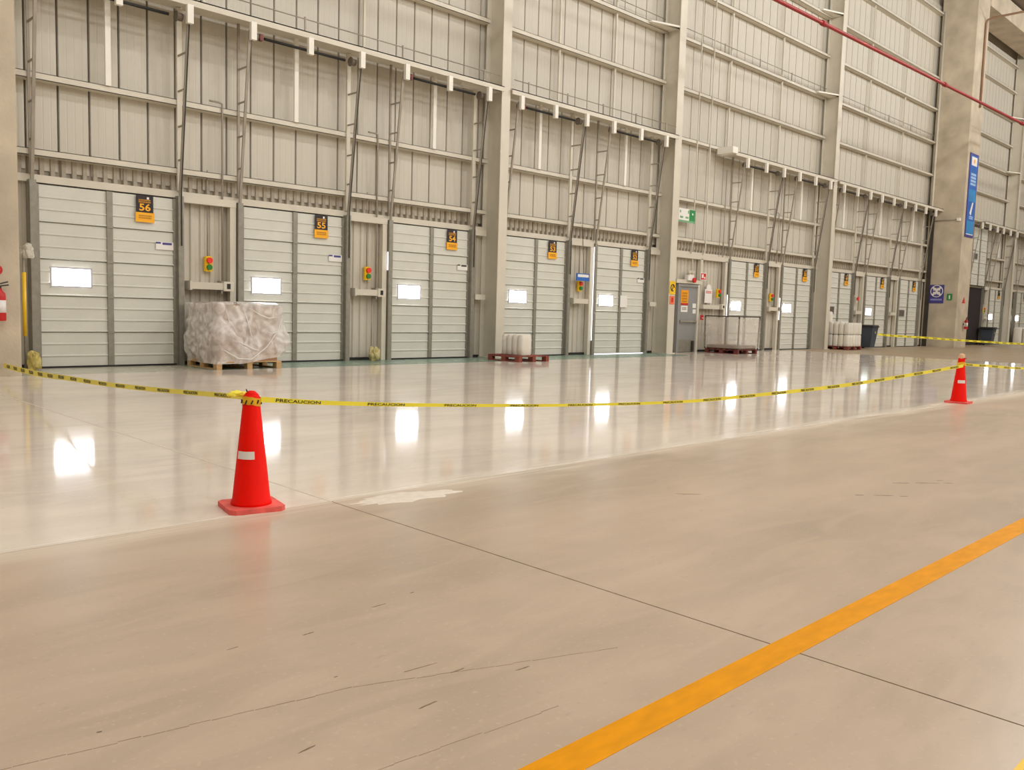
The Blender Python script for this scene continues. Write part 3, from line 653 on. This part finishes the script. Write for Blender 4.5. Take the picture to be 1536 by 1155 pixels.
# ------------------------------------------------------------------ by the left column: yellow guard tube and bags
s = empty('guard_tube', (4.13, -.3, 0)); tag(s, 'yellow sleeve tube standing between the left column and door 56', 'guard tube')
MB().tube([(0, 0, .55), (0, 0, 1.58)], .03, 10).build('sleeve', M_YEL, s); MB().tube([(0, 0, 0), (0, 0, 2.0)], .018, 8).build('pole', M_RAIL, s)
def crumple(loc, sx, sy, sz, m, name, seed, parent=None, amp=.3):
    bm = bmesh.new(); bmesh.ops.create_icosphere(bm, subdivisions=3, radius=1)
    for v in bm.verts:
        n = mnoise.noise(v.co * 1.8 + Vector((seed, 0, 0))) * amp + mnoise.noise(v.co * 4.5 + Vector((0, seed, 0))) * amp * .5
        c = v.co * (1 + n); v.co = Vector((c.x * sx, c.y * sy, max(-sz * .92, c.z * sz)))
    me = bpy.data.meshes.new(name); bm.to_mesh(me); bm.free(); me.materials.append(m)
    return put(me, name, parent, loc)
o = crumple((4.17, -.34, 1.92), .10, .08, .12, mat('pale_plastic', (222, 216, 200), .3, alpha=.75, bump=.6, bscale=10), 'plastic_bag', 3, None, .55); tag(o, 'crumpled translucent bag tied near the top of the yellow tube', 'plastic bag')
o = crumple((4.22, -.45, .155), .10, .09, .17, mat('yellow_plastic', (226, 206, 120), .35, var=.15, scale=12, alpha=.8, bump=.6, bscale=12), 'plastic_bag', 9, None, .5); tag(o, 'yellowish plastic bag on the floor at the foot of door 56', 'plastic bag')
o = crumple((11.05, -.22, .145), .13, .1, .16, mat('olive_plastic', (206, 190, 130), .45, var=.15, scale=12, bump=.4, bscale=14), 'plastic_bag', 5, None, .5); tag(o, 'small yellowish bag on the floor between doors 55 and 54', 'plastic bag')
# ------------------------------------------------------------------ cones
def cone(loc, rz, label, group='red traffic cones holding the tape'):
    r = empty('traffic_cone', loc, rz)
    b = .16
    MB().poly_z([(-b, -b + .03), (-b + .03, -b), (b - .03, -b), (b, -b + .03), (b, b - .03), (b - .03, b), (-b + .03, b), (-b, b - .03)], 0, .028).build('base', M_CONEB, r)
    MB().lathe([(.118, .026), (.115, .045), (.108, .06), (.045, .655), (.041, .67), (.034, .672), (.030, .66), (.0, .66)], (0, 0, 0), 32).build('body', M_CONE, r)
    # white sticker wrapped on the flank
    mb = MB(); n = 8
    a0, a1 = math.radians(178) - rz, math.radians(255) - rz
    for i in range(n + 1):
        a = a0 + (a1 - a0) * i / n
        for z in (.30, .345):
            rr = .108 - (.108 - .045) * (z - .06) / (.655 - .06) + .0015; mb.v.append((rr * math.cos(a), rr * math.sin(a), z))
    for i in range(n): mb.f.append((2 * i, 2 * i + 2, 2 * i + 3, 2 * i + 1)); mb.sm.append(True)
    mb.build('white_sticker', M_PAPER, r)
    tag(r, label, 'traffic cone', group); return r
cone1 = cone((2.405, -11.20, 0), math.radians(-12), 'large red traffic cone in the foreground left of centre')
cone2 = cone((13.74, -11.36, 0), math.radians(2), 'small-looking red traffic cone far away near the right edge')
# tape wound round the cone tops
def wrap(r, z0, z1, name='tape_wrap', m=M_TAPE, turns=1.0, seed=1):
    rnd = random.Random(seed); mb = MB(); n = 30
    for k in range(2):
        nn = len(mb.v)
        for i in range(n + 1):
            a = 2 * math.pi * i / n; dz = .006 * math.sin(a * 2 + k) + rnd.uniform(-.002, .002)
            for z in (z0 + k * .012, z1 - k * .006):
                rr = .108 - .063 * (z - .06) / .595 + .004 + k * .003; mb.v.append((rr * math.cos(a), rr * math.sin(a), z + dz))
        for i in range(n): mb.f.append((nn + 2 * i, nn + 2 * i + 2, nn + 2 * i + 3, nn + 2 * i + 1)); mb.sm.append(True)
    return mb
def tape(pts, wid, tw, label, letters=True, step=1.0, start=.35, loc_parts=()):
    # ribbon through pts (Catmull-Rom), width wid per point, tw tilt (radians) per point: 0 = upright
    P = [Vector(p) for p in pts]; k = len(P); path = []; W = []; T = []
    for i in range(k - 1):
        p0 = P[max(i - 1, 0)]; p1 = P[i]; p2 = P[i + 1]; p3 = P[min(i + 2, k - 1)]
        n = max(4, int((p2 - p1).length / .06))
        for j in range(n):
            t = j / n
            path.append(.5 * ((2 * p1) + (p2 - p0) * t + (2 * p0 - 5 * p1 + 4 * p2 - p3) * t * t + (3 * p1 - p0 - 3 * p2 + p3) * t ** 3))
            W.append(wid[i] + (wid[i + 1] - wid[i]) * t); T.append(tw[i] + (tw[i + 1] - tw[i]) * t)
    path.append(P[-1]); W.append(wid[-1]); T.append(tw[-1])
    S = [0.0]
    for i in range(1, len(path)): S.append(S[-1] + (path[i] - path[i - 1]).length)
    def frame(i):
        d = (path[min(i + 1, len(path) - 1)] - path[max(i - 1, 0)]).normalized(); side = d.cross(Vector((0, 0, 1))).normalized(); up = side.cross(d)
        v = up * math.cos(T[i]) + side * math.sin(T[i]); return d, v, d.cross(v)
    def at(s, u, off):
        i = 0
        lo, hi = 0, len(S) - 1
        while hi - lo > 1:
            mid = (lo + hi) // 2
            if S[mid] <= s: lo = mid
            else: hi = mid
        t = (s - S[lo]) / max(1e-9, S[hi] - S[lo]); a, b = frame(lo), frame(hi)
        c = path[lo].lerp(path[hi], t); v = a[1].lerp(b[1], t).normalized(); nn = a[2].lerp(b[2], t).normalized(); w = W[lo] + (W[hi] - W[lo]) * t
        return c + v * (u * w) + nn * off
    mb = MB()
    for i in range(len(path)):
        d, v, nn = frame(i); mb.v += [tuple(path[i] - v * W[i] / 2), tuple(path[i] + v * W[i] / 2)]
    for i in range(len(path) - 1): mb.f.append((2 * i, 2 * i + 2, 2 * i + 3, 2 * i + 1)); mb.sm.append(True)
    root = mb.build('caution_tape', M_TAPE); tag(root, label, 'caution tape', 'lengths of yellow caution tape')
    if letters:
        s = start; L = .29
        src = text_mesh('lettering', 'PRECAUCION', 1.0, M_INK, 1.0, .006)
        zs = [v.co.z for v in src.vertices]; z0, z1 = min(zs), max(zs)
        while s + L < S[-1] - .05:
            me = src.copy()
            for v in me.vertices:
                u = ((v.co.z - z0) / (z1 - z0) - .5) * .62
                v.co = at(s + (v.co.x + .5) * L, u, .0022 if v.co.y > 0 else .003)
            put(me, 'lettering', root); s += L + step
        bpy.data.meshes.remove(src)
    return root
# near left: column to near cone
tp = [(3.511, -1.506, .171), (3.277, -3.537, .233), (3.119, -4.909, .289), (2.99, -6.037, .349), (2.819, -7.525, .42), (2.687, -8.671, .485), (2.582, -9.58, .542), (2.497, -10.319, .592), (2.405, -11.10, .645), (2.395, -11.168, .648)]
tape(tp, [.07, .07, .062, .052, .042, .038, .034, .032, .03, .03], [0] * 10, 'yellow caution tape running from the near cone back to the left column', step=.34)
tp = [(2.43, -11.268, .645), (2.9, -11.30, .60), (3.74, -11.31, .54), (4.96, -11.32, .47), (6.38, -11.33, .415), (7.5, -11.34, .405), (9.86, -11.35, .425), (12.31, -11.36, .50), (13.70, -11.405, .56)]
tape(tp, [.032, .027, .023, .022, .026, .034, .042, .045, .045], [0] * 9, 'yellow caution tape sagging between the two red cones', step=.34, start=.09)
tp = [(13.78, -11.31, .575), (15.11, -11.3, .515), (17.15, -11.3, .42), (19.5, -11.3, .40), (23.0, -11.3, .5)]
tape(tp, [.04] * 5, [0] * 5, 'short visible length of caution tape right of the far cone', step=.34)
tp = [(36.15, -.80, .60), (36.6, -.86, .575), (37.625, -.98, .536), (39.256, -1.347, .491), (41.22, -1.788, .415), (42.662, -2.113, .362), (44.935, -2.623, .294), (47.591, -3.221, .223), (52, -4.2, .2)]
tape(tp, [.085] * 9, [0] * 9, 'far caution tape stretched from the wheeled bin past the concrete column', step=.34)
for cn, z0, z1, sd in ((cone1, .61, .655, 1), (cone2, .56, .61, 2)):
    wrap(cn, z0, z1, seed=sd).build('tape_wrap', mat('tape_amber', (246, 190, 40), .4, var=.06, scale=20), cn)
mb = MB()
for i in range(12):
    a = i * .63; mb.beam((.058 * math.cos(a), .058 * math.sin(a), .615 + .003 * (i % 3)), (.056 * math.cos(a + .18), .056 * math.sin(a + .18), .640), .006)
mb.build('tape_print', M_INK, cone1)
crumple((-.07, .06, .668), .055, .03, .018, M_TAPE, 'tape_knot', 4, cone1, .4)
MB().tube([(-.01, .0, .66), (-.025, .005, .69), (-.03, .0, .70)], .004, 5).build('tape_tail', M_DARK, cone1)
MB().lathe([(.0, .66), (.034, .66), (.036, .675), (.018, .69), (.0, .692)], (0, 0, 0), 16).build('cap', M_CONE, cone1)
crumple((0, 0, .69), .045, .045, .05, mat('pale_wrap', (232, 190, 150), .5), 'tape_knot', 6, cone2, .25); MB().box(-.03, .03, -.06, -.04, .655, .675).build('cap_slot', M_RED, cone2)
# ------------------------------------------------------------------ pallets
def pallet(loc, lx, ly, m, label, rz=0.0, group='wooden pallets along the dock wall', h=.14):
    r = empty('pallet', loc, rz)
    n = 6
    for i in range(n):
        y0 = -ly / 2 + (ly - .1) * i / (n - 1); MB().box(-lx / 2, lx / 2, y0, y0 + .1, h - .02, h).build('deck_board', m, r)
    for xs in (-lx / 2, -.05, lx / 2 - .1):
        MB().box(xs, xs + .1, -ly / 2, ly / 2, h - .04, h - .02).build('stringer', m, r)
        MB().box(xs, xs + .1, -ly / 2, ly / 2, 0, .02).build('bottom_board', m, r)
        for ys in (-ly / 2, -.07, ly / 2 - .14): MB().box(xs, xs + .1, ys, ys + .14, .02, h - .04).build('block', m, r)
    tag(r, label, 'pallet', group); return r
pallet((7.47, -.85, 0), 1.26, 1.2, M_WOOD, 'light wooden pallet under the film-wrapped cartons')
cid = 0
CL = ['lower left', 'lower right']
boxes = [(6.90, 7.46, -1.40, -.85, .14, .66, M_CARTON, 'front left carton of the lower layer under the stretch film'), (7.48, 8.04, -1.40, -.85, .14, .64, M_CARTON2, 'front right carton of the lower layer under the stretch film'),
         (6.90, 7.46, -.83, -.30, .14, .66, M_CARTON, 'back left carton of the lower layer under the stretch film'), (7.48, 8.04, -.83, -.30, .14, .64, M_CARTON, 'back right carton of the lower layer under the stretch film'),
         (6.92, 7.44, -1.36, -.87, .66, 1.16, M_CARTON, 'upper left carton at the front of the film-wrapped load'), (7.48, 8.03, -1.38, -.87, .64, 1.12, M_CARTON2, 'upper right carton showing its brown corner above the film'),
         (6.92, 7.44, -.82, -.32, .66, 1.18, M_CARTON, 'upper left carton at the back of the film-wrapped load')]
for a in boxes:
    o = empty('carton', ((a[0] + a[1]) / 2, (a[2] + a[3]) / 2, a[4])); lx, ly, lz = (a[1] - a[0]) / 2, (a[3] - a[2]) / 2, a[5] - a[4]
    MB().bbox(-lx, lx, -ly, ly, 0, lz, .006).build('box', a[6], o); MB().box(-.03, .03, -ly, ly, lz, lz + .001).box(-.03, .03, -ly - .001, -ly, lz - .1, lz).build('tape_strip', mat('parcel_tape', (214, 190, 156), .3), o)
    tag(o, a[7], 'carton', 'cartons under the stretch film')
# film: a loose, wrinkled hull round the load
def film_hull(x0, x1, y0, y1, z0, z1, m, seed, amp=.05, n=26, rows=20, bulge=0.0):
    mb = MB(); per = []
    lx, ly = x1 - x0, y1 - y0
    for i in range(n): per.append((x0 + lx * i / n, y0, 0, -1))
    for i in range(n): per.append((x1, y0 + ly * i / n, 1, 0))
    for i in range(n): per.append((x1 - lx * i / n, y1, 0, 1))
    for i in range(n): per.append((x0, y1 - ly * i / n, -1, 0))
    k = len(per)
    for r in range(rows + 1):
        t = r / rows
        for (x, y, nx, ny) in per:
            z = z0 + (z1 - z0) * t
            w = mnoise.noise(Vector((x * 2.3 + seed, y * 2.3, z * 2.6))) * amp + (.5 - abs(mnoise.noise(Vector((x * 4.5 + z * 3.5, y * 4.5 - z * 2.5, seed))))) * amp * .9 + (.35 - abs(mnoise.noise(Vector((x * 9 - z * 7, y * 9 + z * 5, seed + 3))))) * amp * .2
            sag = math.sin(math.pi * min(1, t * 1.05)) * .025
            bl = bulge * max(0, nx) * math.exp(-((t - .38) / .25) ** 2) * max(0, 1 - (y - y0) / ly)
            w = max(w + .03 + sag + bl, .012)
            zz = z + ((1 - t) ** 3 * bulge * 1.1 * max(0, (x - x0) / lx - .35) if ny < 0 or nx > 0 else 0) + (mnoise.noise(Vector((x * 3, y * 3, seed + 5))) * .05 if r == rows else 0)
            mb.v.append((x + nx * w, y + ny * w, zz))
    for r in range(rows):
        for i in range(k):
            j = (i + 1) % k; mb.f.append((r * k + i, r * k + j, (r + 1) * k + j, (r + 1) * k + i)); mb.sm.append(True)
    return mb
mb = film_hull(6.88, 8.06, -1.42, -.28, .10, 1.17, M_FILM, 2.0, .10, 44, 40, bulge=.16)
k = 176; mb.v.append((7.47, -.85, 1.21)); n = len(mb.v) - 1
for i in range(k): mb.f.append((40 * k + i, 40 * k + (i + 1) % k, n)); mb.sm.append(True)
o = mb.build('stretch_film', M_FILM); tag(o, 'loose crumpled clear film wrapped over the cartons in front of door 55', 'plastic film')
# folds gathered in the film
mb = MB()
for a in ([(6.83, -1.35, .55), (6.95, -1.5, .35), (7.2, -1.54, .2), (7.45, -1.54, .18), (7.75, -1.54, .40), (8.0, -1.52, .72), (8.1, -1.45, .98)],
          [(6.9, -1.5, .56), (7.2, -1.53, .5), (7.5, -1.55, .36), (7.62, -1.54, .33)], [(7.62, -1.54, .33), (7.45, -1.53, .62), (7.36, -1.52, .95), (7.30, -1.48, 1.12)], [(7.42, -1.52, 1.1), (7.62, -1.53, .98), (7.8, -1.53, .92), (8.02, -1.5, .95)], [(7.0, -1.47, 1.08), (7.05, -1.5, .85), (6.93, -1.49, .6)], [(7.66, -1.54, .72), (7.85, -1.54, .64), (8.05, -1.52, .7)]):
    mb.tube(a, [.005] + [.011] * (len(a) - 2) + [.004], 6)
fo = mb.build('film_fold', mat('film_fold', (252, 248, 242), .25, alpha=.75), o)
pallet((14.40, -1.35, 0), 1.0, 1.05, M_WOODR, 'reddish wooden pallet at the foot of the first steel column')
def sack(loc, sx, sy, sz, label, group, m=M_SACK, neck=True, seed=0):
    r = empty('white_jug', loc)
    mb = MB(); rnd = random.Random(seed); prof = []
    pts = 12
    for z, k in ((0, .90), (.04, 1.0), (.3, .97 + rnd.uniform(0, .05)), (.7, .96 + rnd.uniform(0, .05)), (.92, .95), (1.0, .72)):
        for i in range(16):
            a = 2 * math.pi * i / 16; c, s_ = math.cos(a), math.sin(a); e = .45
            mb.v.append((sx / 2 * k * math.copysign(abs(c) ** e, c), sy / 2 * k * math.copysign(abs(s_) ** e, s_), sz * z))
    for q in range(5):
        for i in range(16):
            j = (i + 1) % 16; mb.f.append((q * 16 + i, q * 16 + j, q * 16 + 16 + j, q * 16 + 16 + i)); mb.sm.append(True)
    mb.f.append(tuple(reversed(range(16)))); mb.f.append(tuple(80 + i for i in range(16))); mb.sm += [False, False]
    mb.build('body', m, r)
    if neck: MB().tube([(0, -sy * .2, sz - .005), (0, -sy * .2, sz + .04)], min(sx, sy) * .17, 8).build('cap', M_PAPER, r)
    tag(r, label, 'jug', group); return r
for i in range(4):
    sack((14.32, -1.62 + .18 * i, .14), .34, .175, .50 - .004 * i, ['white jug nearest the front of the red pallet', 'second white jug from the front on the red pallet', 'third white jug from the front on the red pallet', 'white jug at the back of the red pallet'][i], 'white jugs on the red pallet', seed=i, neck=False)
# caged load right of the personnel door
pallet((24.55, -.90, 0), 1.2, 1.2, mat('pallet_wood_maroon', (112, 52, 46), .7, var=.15, scale=5), 'dark red pallet inside the film-wrapped black frame')
r = empty('metal_rack', (24.55, -.90, .14)); tag(r, 'black metal frame wrapped in clear film on the dark red pallet', 'rack')
for (a, b) in ((-.62, .62), (-.62, -.62), (.62, .62), (.62, -.62)): MB().beam((a * .97, b * .97, 0), (a, b, 1.05), .035).build('post', M_DARK, r)
for (a, b) in (((-.62, .62), (-.62, -.62)), ((-.62, -.62), (.62, -.62)), ((.62, -.62), (.62, .62)), ((.62, .62), (-.62, .62))): MB().beam((a[0], a[1], 1.04), (b[0], b[1], 1.04), .035).build('top_rail', M_DARK, r)
MB().box(-.56, .56, -.56, .56, 0, .12).build('tray', M_WOODD, r)
mb = film_hull(-.62, .62, -.62, .62, .04, 1.0, M_FILM2, 7.0, .03, 18); mb.build('film', M_FILM2, r)
ORD = ['first', 'second', 'third', 'fourth', 'fifth']
# jug stack by the third column
pallet((33.15, -.62, 0), 1.2, 1.1, M_WOODR, 'red-brown pallet under the two-layer stack of white jugs')
for lz in range(2):
    for iy in range(5):
        for ix in range(5):
            if 0 < iy < 4 and 0 < ix < 4 and lz == 0: continue
            if lz == 1 and iy in (1, 2) and ix == 2: continue
            pos = 'upper' if lz else 'lower'
            sack((32.67 + .24 * ix, -1.05 + .215 * iy, .14 + .465 * lz), .232, .208, .455, 'white jug in the %s layer, %s row from the front, %s from the left' % (pos, ORD[iy], ORD[ix]), 'white jugs of the %s layer' % pos, seed=ix + 7 * iy, neck=False)
sack((32.7, -.22, 1.06), .3, .3, .42, 'single tall white sack on top of the jug stack', None, seed=40, neck=False)
o = MB().bbox(32.75, 33.35, -.75, -.35, 1.06, 1.10, .01).build('white_sheet', M_PAPER); tag(o, 'flat white sheet lying on top of the jug stack', 'sheet')
# white load past the last steel column
for i in range(4):
    o = sack((56.6 + .5 * (i % 2), -1.0 + .5 * (i // 2), 0.0), .48, .48, 1.0, ['front left white bulk sack beside the last steel column', 'front right white bulk sack beside the last steel column', 'back left white bulk sack beside the last steel column', 'back right white bulk sack beside the last steel column'][i], 'white bulk sacks at the right edge', seed=60 + i, neck=False); o.name = 'bulk_sack'; o['category'] = 'sack'
# ------------------------------------------------------------------ wheeled bins
def wheelie(loc, label, rz=0.0, h=.98, open_lid=False):
    r = empty('wheeled_bin', loc, rz)
    mb = MB(); n = 0
    for z, sx, sy in ((.06, .21, .23), (.75, .27, .31), (h - .08, .285, .33)):
        mb.v += [(-sx, -sy, z), (sx, -sy, z), (sx, sy, z), (-sx, sy, z)]
    for q in range(2):
        for i in range(4):
            j = (i + 1) % 4; mb.f.append((q * 4 + i, q * 4 + j, q * 4 + 4 + j, q * 4 + 4 + i)); mb.sm.append(False)
    mb.f += [(3, 2, 1, 0), (8, 9, 10, 11)]; mb.sm += [False, False]
    mb.build('body', M_BIN, r)
    lo = .40 if open_lid else .315
    MB().bbox(-lo, lo, -.37 if not open_lid else -.45, .37, h - .09, h - .05, .02).build('rim', M_BIND, r)
    MB().bbox(-lo + .01, lo - .01, -.35, .36, h - .05, h, .03).build('lid', M_BIND, r)
    for sx in (-1, 1): MB().tube([(sx * .22, .26, .1), (sx * .28, .26, .1)], .1, 14).build('wheel', M_BLACK, r)
    MB().box(-.06, .06, -.33, -.318, .62, .72).build('badge', M_RAIL, r)
    MB().tube([(-.25, .38, h - .12), (-.25, .43, h - .08), (.25, .43, h - .08), (.25, .38, h - .12)], .016, 6).build('handle', M_BIND, r)
    tag(r, label, 'bin', 'wheeled bins'); return r
wheelie((35.86, -.47, 0), 'dark grey wheeled bin right of the white jug stack')
wheelie((51.15, -.5, 0), 'far wheeled bin with wide lid, right of the concrete column', open_lid=True)
# ------------------------------------------------------------------ high-bay lamps under the roof
LROWS = [-9.5, -18.5, -27.5, -36.5]
lamp_house = MB().lathe([(.0, .42), (.07, .42), (.09, .2), (.16, .12), (.30, -.10), (.31, -.12), (.30, -.12), (.15, .10), (.0, .11)], (0, 0, 0), 20).mesh('reflector', M_WHITE)
lamp_bulb = MB().lathe([(.0, -.16), (.04, -.15), (.06, -.10), (.05, 0.0), (.03, .06), (.0, .065)], (0, 0, 0), 12).mesh('bulb', mat('lamp_bulb', (255, 246, 230), .4, emit=(255, 244, 224), estr=4.0))
lamp_rod = MB().tube([(0, 0, .42), (0, 0, 1.8)], .012, 6).mesh('suspension', M_RAIL)
ld = bpy.data.lights.new('high_bay_light', 'POINT'); ld.shadow_soft_size = 0.3; ld.energy = LAMP_W; ld.color = LAMP_COL
for yy in LROWS:
    for i in range(8):
        xx = -5 + 8.5 * i
        r = empty('high_bay_lamp', (xx, yy, 15.0)); tag(r, 'high-bay lamp hanging from the warehouse roof, out of the picture', 'lamp', 'high-bay lamps')
        put(lamp_house, 'reflector', r); put(lamp_bulb, 'bulb', r); put(lamp_rod, 'suspension', r)
        lo = bpy.data.objects.new('lamp_light', ld); C.objects.link(lo); lo.parent = r; lo.location = (0, 0, -.55)
